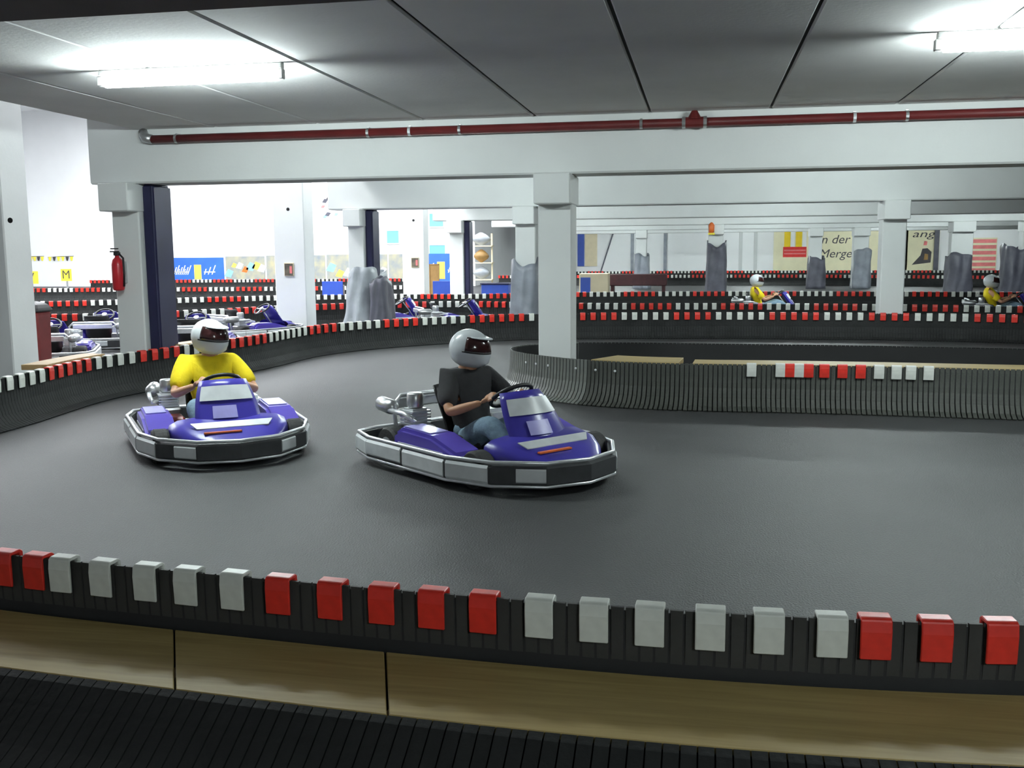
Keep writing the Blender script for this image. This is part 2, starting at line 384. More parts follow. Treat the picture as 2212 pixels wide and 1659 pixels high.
def barrier(label, pts, side, singles=False, caps=None, cap_singles=True, material='slat', prof=PROF, back=True, group=None, height=SH, width=0.043, bo=(-0.004, -0.022), pick=None):
    """caps: None, or a function (index, px) -> 'R' / 'W' / None ; slats are pieces when singles"""
    S_ = spline(pts, PITCHS)
    x0, y0 = (S_[len(S_)//2][0], S_[len(S_)//2][1])
    r = empty('track_barrier', (x0, y0, 0), label=label, cat='barrier', group=group)
    add = 0 if side > 0 else pi
    mb = MB() if not singles else None
    proto = None
    if singles:
        t_ = MB(); slat_bm(t_, prof, width, Matrix.Identity(4)); proto = t_.mesh('slat', material); alt = proto.copy()
        if pick: alt.materials.clear(); alt.materials.append(MATS[pick[0]])
    for i, (x, y, a) in enumerate(S_):
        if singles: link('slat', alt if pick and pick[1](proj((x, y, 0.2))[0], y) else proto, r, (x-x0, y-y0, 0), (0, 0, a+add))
        else: slat_bm(mb, prof, width, Matrix.Translation((x-x0, y-y0, 0)) @ Matrix.Rotation(a+add, 4, 'Z'))
    if not singles: mb.build('slats', material, r, kind='stuff')
    if back:                                             # dark backing rail behind the slats
        ring = []
        bk = MB(); sg = 1 if side > 0 else -1
        for (x, y, a) in S_[::3]+[S_[-1]]:
            nx, ny = -sin(a)*sg, cos(a)*sg
            ring.append([bk.bm.verts.new((x-x0+nx*o, y-y0+ny*o, z)) for o, z in ((bo[0], height-0.012), (bo[1], height-0.012), (bo[1], 0.0), (bo[0], 0.0))])
        for a, b in zip(ring, ring[1:]):
            for k in range(4): bk.bm.faces.new((a[k], a[(k+1) % 4], b[(k+1) % 4], b[k]))
        bk.bm.faces.new(ring[0][::-1]); bk.bm.faces.new(ring[-1])
        bk.build('backing_rail', 'board_dark', r)
    if caps:
        cs = spline(pts, PITCHS*4); st = {'R': MB(), 'W': MB()}
        for i, (x, y, a) in enumerate(cs):
            k = caps(i, proj((x, y, SH))[0])
            if not k: continue
            j = random.uniform(-0.035, 0.035)
            if cap_singles: link('cap', CAPM[k], r, (x-x0, y-y0, 0), (0, 0, a+j))
            else:
                M = Matrix.Translation((x-x0, y-y0, 0)) @ Matrix.Rotation(a, 4, 'Z')
                st[k].box(-0.047, 0.047, -0.032, 0.032, SH-0.12, SH+0.015, M)
        if not cap_singles:
            for k in 'RW':
                st[k].build('red_caps' if k == 'R' else 'white_caps', 'cap_red' if k == 'R' else 'cap_white', r, kind='stuff')
    return r, S_
def by_px(bounds):                                       # bounds: list of (px, colour from here on)
    def f(i, px):
        c = bounds[0][1]
        for b, k in bounds:
            if px >= b: c = k
        return c
    return f
def five(off=0): return lambda i, px: 'R' if ((i+off)//5) % 2 == 0 else 'W'

# --- foreground double barrier with the plywood boards between
FG = [(-3.9, 3.62), (-3.2, 3.40), (-2.62, 3.28), (-1.44, 3.17), (-0.51, 3.11), (0.22, 3.10), (0.91, 3.14), (1.8, 3.25), (2.6, 3.42)]
fg, S1 = barrier('black slatted barrier with large red and white caps, its back to the plywood boards', FG, 1, singles=True, material='slat_near', bo=(-0.001, -0.005))
fc = [(15,'R'),(85,'R'),(140,'W'),(228,'W'),(320,'W'),(410,'W'),(507,'W'),(610,'R'),(718,'R'),(828,'R'),(937,'R'),(1050,'R'),(1166,'W'),(1282,'W'),(1407,'W'),(1533,'W'),(1660,'W'),(1793,'W'),(1890,'R'),(2018,'R'),(2157,'R'),(2290,'R'),(-55,'R'),(-125,'R')]
dense = spline(FG, 0.01)
for px, k in fc:
    x, y, a = min(dense, key=lambda s: abs(proj((s[0], s[1], SH-0.05))[0]-px))
    link('cap', CAPM[k], fg, (x-fg.location.x, y-fg.location.y, 0), (0, 0, a+random.uniform(-0.03, 0.03)))
def offset_path(S_, d): return [(x-sin(a)*d, y+cos(a)*d) for x, y, a in S_]
NEARB = offset_path(S1[::6], -0.47)
nb, S2 = barrier('low dark slatted skirt sloping to the floor on the near side of the plywood boards', NEARB, -1, singles=True, prof=PROF2, height=0.235)
# boards
def at_i(S_, f):
    i = max(0, min(int(f), len(S_)-2)); t = f-i; a, b = S_[i], S_[i+1]
    return tuple(a[q]*(1-t)+b[q]*t for q in range(3))
def board(S_, i0, i1, d0, d1, z0, z1, label, material='ply', group=None, name='plywood_board', n0=None, n1=None):
    """d0 near edge, d1 far edge; n0 / n1 give the near edge its own ends where the joint is cut at a slant"""
    mb = MB(); ring = []; n0 = i0 if n0 is None else n0; n1 = i1-1 if n1 is None else n1
    x0, y0, _ = at_i(S_, (i0+i1)/2); N = max(4, int((i1-i0)//3))
    for k in range(N+1):
        f = k/N; fa = at_i(S_, i0+(i1-1-i0)*f); ne = at_i(S_, n0+(n1-n0)*f)
        ring.append([mb.bm.verts.new((x-sin(a)*d-x0, y+cos(a)*d-y0, z)) for (x, y, a), d, z in ((ne, d0, z1), (fa, d1, z1), (fa, d1, z0), (ne, d0, z0))])
    for a, b in zip(ring, ring[1:]):
        for k in range(4): mb.bm.faces.new((a[k], a[(k+1) % 4], b[(k+1) % 4], b[k]))
    mb.bm.faces.new(ring[0][::-1]); mb.bm.faces.new(ring[-1])
    return mb.build(name, material, loc=(x0, y0, 0), bevel=0.003, label=label, cat='board', group=group)
def idx(S_, px, z): return min(range(len(S_)), key=lambda i: abs(proj((S_[i][0], S_[i][1], z))[0]-px))
def cut(px, d): return min(range(len(S1)), key=lambda i: abs(proj((S1[i][0]-sin(S1[i][2])*d, S1[i][1]+cos(S1[i][2])*d, 0.245))[0]-px))
def cutf(px, d):
    i = cut(px, d); q = lambda j: proj((S1[j][0]-sin(S1[j][2])*d, S1[j][1]+cos(S1[j][2])*d, 0.245))[0]
    return i+(px-q(i))/(q(i+1)-q(i))
fa, fb, na, nb_ = cutf(376, -0.03), cutf(832, -0.03), cutf(378, -0.465), cutf(838, -0.465)
for i0, i1, n0, n1, lb in ((0, fa-0.08+1, 0, na-0.08, 'plywood board under the left run of white caps, ending at the first joint'),
                   (fa+0.08, fb-0.08+1, na+0.08, nb_-0.08, 'plywood board between the two dark joints of the foreground barrier'),
                   (fb+0.08, len(S1), nb_+0.08, len(S1)-1, 'long plywood board under the row of white caps and beyond the second joint')):
    b = board(S1, i0, i1, -0.465, -0.03, 0.222, 0.245, lb, n0=n0, n1=n1)
    i0, i1 = int(i0), int(i1)
    for i in range(i0+4, i1-3, 14):                      # wooden supports under the board
        x, y, a = S1[i]
        M = Matrix.Translation((x+sin(a)*0.25-b.location.x, y-cos(a)*0.25-b.location.y, 0)) @ Matrix.Rotation(a, 4, 'Z')
        MB().box(-0.025, 0.025, -0.19, 0.19, 0, 0.222, M).build('support', 'ply_rough', b)

# --- island barrier: hairpin round the column
ISL = [(3.9, 9.98), (2.9, 10.02), (1.7, 10.12), (0.8, 10.15), (-0.05, 10.15), (-0.7, 10.23), (-1.2, 10.40), (-1.75, 10.80), (-2.13, 11.25), (-2.22, 11.75), (-2.0, 12.15), (-1.5, 12.4), (-0.8, 12.45), (0.2, 12.4), (1.5, 12.35), (3, 12.2), (4.2, 12.0)]
isl_front = ISL[:12]; isl_back = ISL[11:]
ic = {1623:'W', 1686:'W', 1706:'R', 1726:'W', 1746:'R', 1781:'R', 1820:'R', 1858:'R', 1898:'W', 1937:'W', 1967:'W', 2006:'W'}
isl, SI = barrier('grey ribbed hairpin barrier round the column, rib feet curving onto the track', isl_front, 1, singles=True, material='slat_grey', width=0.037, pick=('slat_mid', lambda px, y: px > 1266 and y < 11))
dense = [s for s in spline(isl_front, 0.01) if s[1] < 11]
for px, k in ic.items():
    x, y, a = min(dense, key=lambda s: abs(proj((s[0], s[1], SH))[0]-px))
    link('cap', CAPM[k], isl, (x-isl.location.x, y-isl.location.y, 0), (0, 0, a))
for px in (1138, 1160, 1186, 1246, 1287, 1330):
    x, y, a = min(dense, key=lambda s: abs(proj((s[0], s[1], 0.36))[0]-px))
    M = Matrix.Translation((x-isl.location.x-sin(a)*0.012, y-isl.location.y+cos(a)*0.012, 0.36)) @ Matrix.Rotation(a, 4, 'Z') @ Matrix.Rotation(-pi/2, 4, 'X')
    MB().lathe([(0.014, -0.004), (0.014, 0.003), (0.008, 0.007)], 8, M).build('bolt', 'alu', isl)
barrier('dark far side of the island barrier behind the long plank', isl_back, 1, material='slat')
SF = [s for s in spline(isl_front[:8], PITCHS)][::-1]   # now running left to right
SF = [(x, y, a+pi) for x, y, a in SF]
i0, i1, i2, i3 = idx(SF, 1262, .4), idx(SF, 1478, .4), idx(SF, 1490, .4), len(SF)
board(SF, i0, i1, 0.10, 0.62, 0.40, 0.455, 'thick wooden plank on the island barrier right beside the column', 'ply')
board(SF, i2, i3, 0.12, 0.50, 0.33, 0.45, 'long wooden plank running along behind the caps of the island barrier', 'ply')

# --- outer barrier of the bend
B2 = [(-6.1, 5.6), (-6.35, 7.0), (-6.42, 8.3), (-6.55, 9.9), (-6.36, 11.4), (-6.12, 13.0), (-5.93, 15.0), (-4.95, 16.8), (-3.1, 18.15), (-0.15, 18.95), (3.55, 18.60), (5.4, 18.2), (8, 17.2)]
B2 = [(-6.1, 5.6), (-6.35, 7.0), (-6.42, 8.3), (-6.6, 9.9), (-6.36, 11.4), (-6.10, 13.0), (-5.93, 14.9), (-4.95, 16.5), (-3.1, 17.9), (-0.15, 18.45), (2.2, 18.5), (3.6, 18.42), (5.5, 18.0), (8, 17.0)]
bb = [(-400,'R'),(-90,'W'),(95,'R'),(198,'W'),(293,'R'),(392,'W'),(480,'R'),(576,'W'),(662,'R'),(737,'W'),(827,'R'),(915,'W'),(1012,'R'),(1137,'W'),(1248,'R'),(1345,'W'),(1440,'R'),(1540,'W'),(1650,'R'),(1767,'W'),(1873,'R'),(1977,'W'),(2092,'R'),(2300,'W')]
b2, SB = barrier('dark barrier with red and white caps round the outside of the bend behind the karts', B2, -1, caps=by_px(bb))
i0, i1 = idx(SB[:140], 118, .4), idx(SB[:140], 246, .4)
board(SB, i0, i1, 0.07, 0.34, 0.43, 0.485, 'brown plank lying behind the outer barrier at the foot of the extinguisher column', 'ply_rough')
i0, i1 = idx(SB[:170], 398, .4), idx(SB[:170], 500, .4)
board(SB, i0, i1, 0.07, 0.30, 0.43, 0.475, 'brown plank behind the outer barrier right of the wide navy post', 'ply_rough')

# --- further barriers, in rows behind
rows = [
 ('second barrier row, winding past the parked karts and behind the bare column', [(-15.5, 15.6), (-12.7, 17), (-11.3, 17.6), (-9.9, 19), (-8.4, 21.0), (-5.5, 22.3), (-2.2, 21.6), (1.8, 21.6), (6.2, 20.8), (9.5, 19.8)], 3, True),
 ('third barrier row, at the feet of the photo column and the blue desk', [(-19, 20.4), (-16.2, 21.8), (-14.6, 22.8), (-12.6, 24.4), (-10.2, 25.7), (-8, 26.2), (-6.0, 26.3), (-2.9, 27.6), (2.4, 28.0), (8.2, 27.4), (13, 26.4)], 1, True),
 ('fourth barrier row in the bright hall, before the signs', [(-26, 30), (-21, 31), (-15.5, 31.6), (-12.2, 32.4), (-8.5, 33.6)], 4, False),
 ('last barrier row under the blue hall banners', [(-27, 40.6), (-20, 41.4), (-11.5, 42.2)], 0, False),
 ('barrier row before the dark bench, among distant wrapped columns', [(-9.5, 46.8), (-3, 46.6), (4, 46.2), (10, 44.0), (15, 41.5)], 2, False),
 ('hindmost barrier row along the far white wall', [(-10, 55.6), (-2, 55.8), (5, 55.6), (12, 54.6), (19, 53)], 0, False)]
for lb, pts, off, single in rows:
    barrier(lb, pts, -1, caps=five(off), cap_singles=single)

# ------------------------------------------------------------------ red pipe along the first beam
r = empty('sprinkler_pipe', (-1, 10.88, 2.93), label='long dark red pipe clamped along the front of the first beam', cat='pipe')
xl = -6.45
pts = [(xl-0.02, 0.05, 0.10), (xl, 0.03, 0.06), (xl+0.03, 0.0, 0.02), (xl+0.12, 0, 0.0), (25, 0, 0.0)]
MB().tube([(a+1, b, c) for a, b, c in pts[3:]], 0.047, 14).build('pipe_run', 'pipe_red', r, smooth=True)
MB().tube([(a+1, b, c) for a, b, c in pts[:4]], [0.052, 0.056, 0.056, 0.054], 14).build('elbow', 'steel', r, smooth=True)
for px, m_ in ((380, 'steel'), (795, 'steel'), (885, 'alu'), (993, 'steel'), (1385, 'steel'), (1845, 'alu'), (1958, 'steel')):
    x = ony(px, 275, 10.88).x+1
    MB().tube([(x-0.015, 0, 0), (x+0.015, 0, 0)], 0.053, 14).box(x-0.012, x+0.012, 0.0, 0.12, 0.045, 0.06).build('clamp', m_, r)
x = ony(1500, 262, 10.88).x+1
tee = MB().tube([(x-0.10, 0, 0), (x+0.10, 0, 0)], 0.057, 14).tube([(x, 0, 0.03), (x, 0, 0.12)], [0.08, 0.03], 12).build('tee_joint', 'pipe_red', r)
for s in (-0.11, 0.11): MB().tube([(x+s-0.018, 0, 0), (x+s+0.018, 0, 0)], 0.062, 14).build('coupling', 'steel', r)

# ------------------------------------------------------------------ fire extinguisher, bin
q = ony(257, 590, 10.95)
r = empty('fire_extinguisher', (q.x, 10.93, q.z), label='red fire extinguisher hanging on the white column beside the navy post', cat='extinguisher')
MB().lathe([(0.02, -0.21), (0.062, -0.205), (0.07, -0.18), (0.07, 0.10), (0.055, 0.16), (0.025, 0.19), (0.025, 0.21)], 18).build('cylinder', 'ext_red', r, smooth=True)
MB().box(-0.03, 0.03, -0.03, 0.03, 0.21, 0.25).box(-0.09, 0.03, -0.012, 0.012, 0.25, 0.265).box(-0.08, 0.02, -0.012, 0.012, 0.285, 0.30).build('valve', 'black', r, bevel=0.004)
MB().tube([(0.03, 0, 0.23), (0.085, -0.01, 0.18), (0.095, -0.02, 0.0), (0.085, -0.02, -0.16)], 0.012, 8).build('hose', 'black', r, smooth=True)
MB().box(-0.05, 0.05, 0.05, 0.12, -0.12, 0.14).build('bracket', 'steel', r, bevel=0.004)
q = ony(86, 650, 11.9)
r = empty('waste_bin', (q.x-0.20, 12.05, 0), label='tall red bin with a dark lid beside the wide grey column', cat='bin')
MB().lathe([(0.17, 0.0), (0.18, 0.02), (0.205, 0.80), (0.215, 0.84)], 4, Matrix.Rotation(pi/4, 4, 'Z')).build('bin_body', 'bin_red', r, bevel=0.02)
MB().lathe([(0.235, 0.84), (0.235, 0.88), (0.17, 0.95), (0.06, 0.98)], 4, Matrix.Rotation(pi/4, 4, 'Z')).build('lid', 'black', r, bevel=0.015)
MB().box(-0.10, 0.10, -0.175, -0.15, 0.845, 0.86).build('handle', 'black', r, bevel=0.005)

# ------------------------------------------------------------------ karts
def ring_path(off, z):
    half = [(-0.90, 0.40), (-0.86, 0.55), (-0.62, 0.615), (0.30, 0.60), (0.62, 0.50), (0.86, 0.27), (0.93, 0.0)]
    pts = half + [(x, -y) for x, y in half[::-1][1:]]
    out = []; n = len(pts); c = Vector((0, 0))
    P = [Vector(p) for p in pts]
    for i, p in enumerate(P):
        a = P[i-1]; b = P[(i+1) % n]; t = (b-a).normalized(); nn = Vector((t.y, -t.x))
        if nn.dot(p) < 0: nn = -nn
        q = p+nn*off; out.append((q.x, q.y, z))
    return out
def band(mb, pts, z0, z1, th, closed=True):
    a = [Vector(p) for p in pts]; n = len(a); V = []
    for i, p in enumerate(a):
        t = (a[(i+1) % n]-a[i-1]) if closed else (a[min(i+1, n-1)]-a[max(i-1, 0)])
        t.normalize(); nn = Vector((t.y, -t.x, 0))
        if nn.dot(Vector((p.x, p.y, 0))) < 0: nn = -nn
        V.append([mb.bm.verts.new((q.x, q.y, z)) for q, z in ((p, z0), (p+nn*th, z0+(z1-z0)*0.15), (p+nn*th, z1-(z1-z0)*0.15), (p, z1))])
    for i in range(n if closed else n-1):
        b, c = V[i], V[(i+1) % n]
        for k in range(4): mb.bm.faces.new((b[k], b[(k+1) % 4], c[(k+1) % 4], c[k]))
    if not closed: mb.bm.faces.new(V[0][::-1]); mb.bm.faces.new(V[-1])
    return mb
def make_kart(label, loc, heading, number=None, group=None, name='go_kart'):
    k = empty(name, (loc[0], loc[1], 0), heading, label=label, cat='go-kart', group=group)
    # floor pan and tube frame
    MB().prism([(-0.45, -0.30), (0.70, -0.22), (0.80, -0.1), (0.80, 0.1), (0.70, 0.22), (-0.45, 0.30)], 0.045, 0.058, lambda a, b, c: Vector((a, b, c))).build('floor_pan', 'engine', k)
    fr = MB()
    for s in (-1, 1):
        fr.tube([(-0.82, s*0.30, 0.10), (-0.3, s*0.31, 0.07), (0.3, s*0.27, 0.07), (0.82, s*0.2, 0.09)], 0.016, 8)
        fr.tube([(-0.35, s*0.3, 0.08), (-0.35, s*0.6, 0.10)], 0.013, 8); fr.tube([(0.28, s*0.27, 0.08), (0.28, s*0.59, 0.10)], 0.013, 8)
    for x in (-0.80, -0.5, 0.5, 0.82): fr.tube([(x, -0.3 if x < 0.6 else -0.2, 0.085), (x, 0.3 if x < 0.6 else 0.2, 0.085)], 0.016, 8)
    fr.build('frame', 'steel', k, smooth=True)
    # wrap-round bumper
    b = band(MB(), ring_path(0, 0), 0.055, 0.20, 0.055).build('bumper', 'bumper', k)
    MB().tube(ring_path(0.035, 0.208), 0.013, 8, closed=True).build('upper_rail', 'alu', b, smooth=True)
    MB().tube(ring_path(0.045, 0.060), 0.011, 8, closed=True).build('lower_rail', 'alu', b, smooth=True)
    R = [Vector(p) for p in ring_path(0.050, 0)]
    def seg(i, j, t0, t1):
        return [R[i].lerp(R[j], t0), R[i].lerp(R[j], (t0+t1)/2), R[i].lerp(R[j], t1)]
    n = len(R)
    for (i, j, t0, t1, z0, z1) in ((2, 3, 0.0, 0.46, .08, .195), (2, 3, 0.49, 0.99, .07, .19), (1, 2, 0.02, 0.98, .07, .195), (3, 4, 0.03, 0.95, .07, .19), (4, 5, .45, .98, .08, .18),
                                   (10, 9, 0.0, 0.46, .08, .195), (10, 9, 0.49, 0.99, .07, .19), (11, 10, 0.02, 0.98, .07, .195), (9, 8, 0.03, 0.95, .07, .19), (8, 7, .45, .98, .08, .18), (12, 0, .2, .8, .09, .18)):
        band(MB(), seg(i, j, t0, t1), z0, z1, 0.012, False).build('sticker', 'sticker', b)
    # side pods
    for s in (-1, 1):
        pod = MB().prism([(-0.40, 0.08), (-0.40, 0.26), (-0.30, 0.31), (0.05, 0.30), (0.34, 0.22), (0.38, 0.10)], s*0.36, s*0.59, lambda a, b_, c: Vector((a, c, b_))).build('side_pod', 'kart_violet', k, bevel=0.025, seg=2)
        MB().prism([(-0.36, 0.287), (-0.30, 0.316), (0.0, 0.306), (0.0, 0.300), (-0.30, 0.310)], s*0.40, s*0.55, lambda a, b_, c: Vector((a, c, b_+0.003))).build('sticker', 'lilac', pod)
        MB().box(-0.33, 0.20, s*0.588, s*0.595, 0.13, 0.21).build('sticker', 'sticker', pod)
    # nose
    ns = MB()
    prof = [(0.44, 0.10, 0.32, 0.44), (0.56, 0.09, 0.30, 0.43), (0.70, 0.08, 0.25, 0.36), (0.82, 0.08, 0.20, 0.25), (0.89, 0.10, 0.17, 0.10)]
    def nf(u, v):
        f = v*(len(prof)-1); i = min(int(f), len(prof)-2); t = f-i
        x, z0, z1, w_ = [prof[i][q]*(1-t)+prof[i+1][q]*t for q in range(4)]
        a = 2*pi*u; c, s_ = cos(a), sin(a); sq = (abs(c)**4+abs(s_)**4)**(-0.25)
        return (x, c*sq*w_, (z0+z1)/2+s_*sq*(z1-z0)/2)
    nz = ns.grid(24, 9, nf, closed_u=True).build('nose_cone', 'kart_blue', k, smooth=True)
    MB().prism([(-0.30, 0), (-0.26, 0.05), (0.26, 0.05), (0.30, 0)], 0, 0.006, lambda a, b_, c: Vector((0.62+b_, a, 0.295-b_*0.7+c))).build('sticker', 'sticker', nz)
    MB().box(0.72, 0.75, -0.22, 0.05, 0.236, 0.246).build('sticker', 'orange', nz)
    # front fairing with number plate
    def ff(u, v):
        y = (u-0.5)*2; hw = 0.245*(1-0.28*v**2.2)
        bend = 0.10*(1-y*y)
        return (0.52-0.24*v+bend*(0.7+0.3*v), y*hw, 0.24+0.35*v-0.02*y*y*v)
    pf = MB().grid(13, 9, ff).build('front_fairing', 'kart_blue', k, smooth=True); sd = pf.modifiers.new('thick', 'SOLIDIFY'); sd.thickness = 0.012
    def patch(u0, u1, v0, v1, off): return lambda u, v: tuple(Vector(ff(u0+(u1-u0)*u, v0+(v1-v0)*v))+Vector((off, 0, off*0.5)))
    npl = MB().grid(7, 4, patch(0.06, 0.94, 0.56, 0.86, 0.012)).build('number_plate', 'sticker', pf, smooth=True)
    npl['label'] = 'white number plate'
    MB().grid(5, 4, patch(0.25, 0.62, 0.20, 0.45, 0.012)).build('sticker', 'lilac', pf, smooth=True)
    if number:
        text('lettering', number, 0.115, 'ink', pf, loc=(0.475, 0, 0.528), rot=(radians(59), 0, radians(90)), extrude=0.001)
    # steering
    MB().tube([(0.50, 0, 0.12), (0.20, 0, 0.52)], 0.012, 8).build('steering_column', 'steel', k, smooth=True)
    c = Vector((0.19, 0, 0.53)); ax = Vector((-0.55, 0, 0.80)).normalized(); u = Vector((0, 1, 0)); v = ax.cross(u)
    sw = MB().tube([c+(u*cos(t*pi/12)+v*sin(t*pi/12))*0.15 for t in range(24)], 0.015, 8, closed=True).build('steering_wheel', 'black', k, smooth=True)
    MB().tube([c-u*0.145, c, c+u*0.145], 0.012, 6).tube([c, c+v*0.145], 0.012, 6).tube([c-ax*0.012, c+ax*0.02], 0.04, 12).build('spokes', 'steel', sw)
    # seat
    def sf(u, v):
        y = (u-0.5)*2; t = v
        x = 0.03-0.36*min(t/0.45, 1) if t < 0.45 else -0.33-0.20*(t-0.45)/0.55
        z = 0.08+0.02*t if t < 0.45 else 0.09+0.46*((t-0.45)/0.55)
        w_ = 0.19+0.02*sin(pi*t); side = abs(y)**3
        return (x+side*0.05*(1 if t > 0.45 else 0.3), y*w_, z+side*(0.14 if t < 0.55 else 0.14*(1-(t-0.55)/0.45)))
    st = MB().grid(13, 15, sf).build('seat', 'black', k, smooth=True); sd = st.modifiers.new('thick', 'SOLIDIFY'); sd.thickness = 0.012
    # engine on the right-hand side, exhaust, tank
    e = MB().box(-0.62, -0.36, -0.42, -0.24, 0.10, 0.28).build('engine', 'engine', k, bevel=0.015)
    fins = MB()
    for i in range(5): fins.box(-0.58, -0.42, -0.41, -0.25, 0.285+i*0.022, 0.297+i*0.022)
    fins.box(-0.56, -0.44, -0.39, -0.27, 0.28, 0.40).build('cooling_fins', 'alu', e)
    MB().lathe([(0.05, 0), (0.06, 0.01), (0.06, 0.10), (0.05, 0.11)], 14, Matrix.Translation((-0.50, -0.33, 0.40))).build('air_filter', 'steel', e, smooth=True)
    MB().tube([(-0.45, -0.42, 0.33), (-0.30, -0.47, 0.35), (-0.42, -0.48, 0.38), (-0.70, -0.46, 0.38)], 0.018, 8).build('exhaust_pipe', 'alu', e, smooth=True)
    MB().tube([(-0.60, -0.44, 0.40), (-0.64, -0.44, 0.40), (-0.84, -0.40, 0.40), (-0.88, -0.40, 0.40)], [0.03, 0.055, 0.055, 0.03], 12).build('muffler', 'steel', e, smooth=True)
    MB().box(-0.34, -0.12, -0.42, -0.24, 0.08, 0.24).build('battery_box', 'tank_red', k, bevel=0.02)
    MB().box(-0.62, -0.36, 0.24, 0.42, 0.10, 0.34).build('fuel_tank', 'sticker', k, bevel=0.03, seg=2)
    # rear hoop and guard
    MB().tube([(-0.70, -0.36, 0.12), (-0.74, -0.36, 0.40), (-0.74, -0.30, 0.46), (-0.74, 0.30, 0.46), (-0.74, 0.36, 0.40), (-0.70, 0.36, 0.12)], 0.016, 8).build('rear_hoop', 'alu', k, smooth=True)
    MB().box(-0.80, -0.775, -0.30, 0.30, 0.36, 0.44).build('rear_panel', 'alu', k, bevel=0.01)
    MB().tube([(-0.55, -0.44, 0.14), (-0.55, 0.44, 0.14)], 0.017, 8).build('rear_axle', 'steel', k, smooth=True)
    for x, y, rad, wd, lab in ((-0.55, 0.46, 0.138, 0.18, ''), (-0.55, -0.46, 0.138, 0.18, ''), (0.47, 0.50, 0.128, 0.12, ''), (0.47, -0.50, 0.128, 0.12, '')):
        M = Matrix.Translation((x, y, rad)) @ Matrix.Rotation(pi/2, 4, 'X')
        t = MB().lathe([(rad*0.52, -wd/2), (rad*0.9, -wd/2), (rad, -wd/2+0.02), (rad, wd/2-0.02), (rad*0.9, wd/2), (rad*0.52, wd/2)], 24, M).build('tyre', 'rubber', k, smooth=False)
        MB().lathe([(rad*0.5, -wd/2-0.002), (rad*0.44, -wd/2+0.02), (rad*0.2, -wd/2+0.015), (rad*0.2, wd/2-0.015), (rad*0.44, wd/2-0.02), (rad*0.5, wd/2+0.002)], 16, M).build('rim', 'alu', t)
    return k

# ------------------------------------------------------------------ drivers
def skin_mesh(verts, edges, radii, name, sub=2):
    me = bpy.data.meshes.new(name); me.from_pydata([tuple(v) for v in verts], edges, [])
    o = bpy.data.objects.new(name, me); COL.objects.link(o)
    o.modifiers.new('skin', 'SKIN')
    if not me.skin_vertices: return None
    for i, r in enumerate(radii):
        me.skin_vertices[0].data[i].radius = (r, r) if not isinstance(r, tuple) else r
        me.skin_vertices[0].data[i].use_root = (i == 0)
    s = o.modifiers.new('sub', 'SUBSURF'); s.levels = sub; s.render_levels = sub
    return eval_mesh(o, name)
def chainmesh(chains, name, sub=2):
    """chains: list of lists of (key, point, radius) sharing keys at joints"""
    V, E, Rr, K = [], [], [], {}
    for ch in chains:
        prev = None
        for key, p, r in ch:
            if key not in K: K[key] = len(V); V.append(p); Rr.append(r)
            if prev is not None: E.append((prev, K[key]))
            prev = K[key]
    return skin_mesh(V, E, Rr, name, sub)
def joined(meshes, name, voxel=None):
    bm = bmesh.new()
    for m in meshes: bm.from_mesh(m)
    me = bpy.data.meshes.new(name); bm.to_mesh(me); bm.free()
    if voxel:
        o = bpy.data.objects.new(name, me); COL.objects.link(o)
        r = o.modifiers.new('re', 'REMESH'); r.mode = 'VOXEL'; r.voxel_size = voxel; r.use_smooth_shade = True
        s = o.modifiers.new('sm', 'SMOOTH'); s.factor = 0.5; s.iterations = 2
        me = eval_mesh(o, name)
    else:
        bm = bmesh.new(); bm.from_mesh(me)
        for _ in range(4): bmesh.ops.smooth_vert(bm, verts=bm.verts[:], factor=0.5, use_axis_x=True, use_axis_y=True, use_axis_z=True)
        bm.normal_update()
        for v in bm.verts: v.co += v.normal*0.012
        bm.to_mesh(me); bm.free()
    for p in me.polygons: p.use_smooth = True
    return me
def hand(wr, tip_dir, palm_n, side, n0):
    """hand closed round the wheel rim; wr wrist, tip_dir forward, palm_n towards the palm side"""
    f = tip_dir.normalized(); n = palm_n.normalized(); s = f.cross(n).normalized()*side
    out = [chainmesh([[('w', wr, (0.026, 0.020)), ('p', wr+f*0.045, (0.036, 0.019)), ('k', wr+f*0.082, (0.038, 0.017))]], n0+'palm')]
    for i, L in enumerate((0.040, 0.045, 0.042, 0.033)):
        b = wr+f*0.082+s*(0.030-0.020*i)
        out.append(chainmesh([[(0, b-f*0.02, 0.010), (1, b+f*L*0.75, 0.0095), (2, b+f*L*0.95+n*L*0.75, 0.009), (3, b+f*L*0.25+n*L*1.15, 0.008)]], n0+'f%d' % i))
    b = wr+f*0.03+s*0.030
    out.append(chainmesh([[(0, b-s*0.012, 0.012), (1, b+s*0.022+f*0.022+n*0.015, 0.011), (2, b+s*0.020+f*0.050+n*0.035, 0.009)]], n0+'t'))
    return out
def V3(*a): return Vector(a)
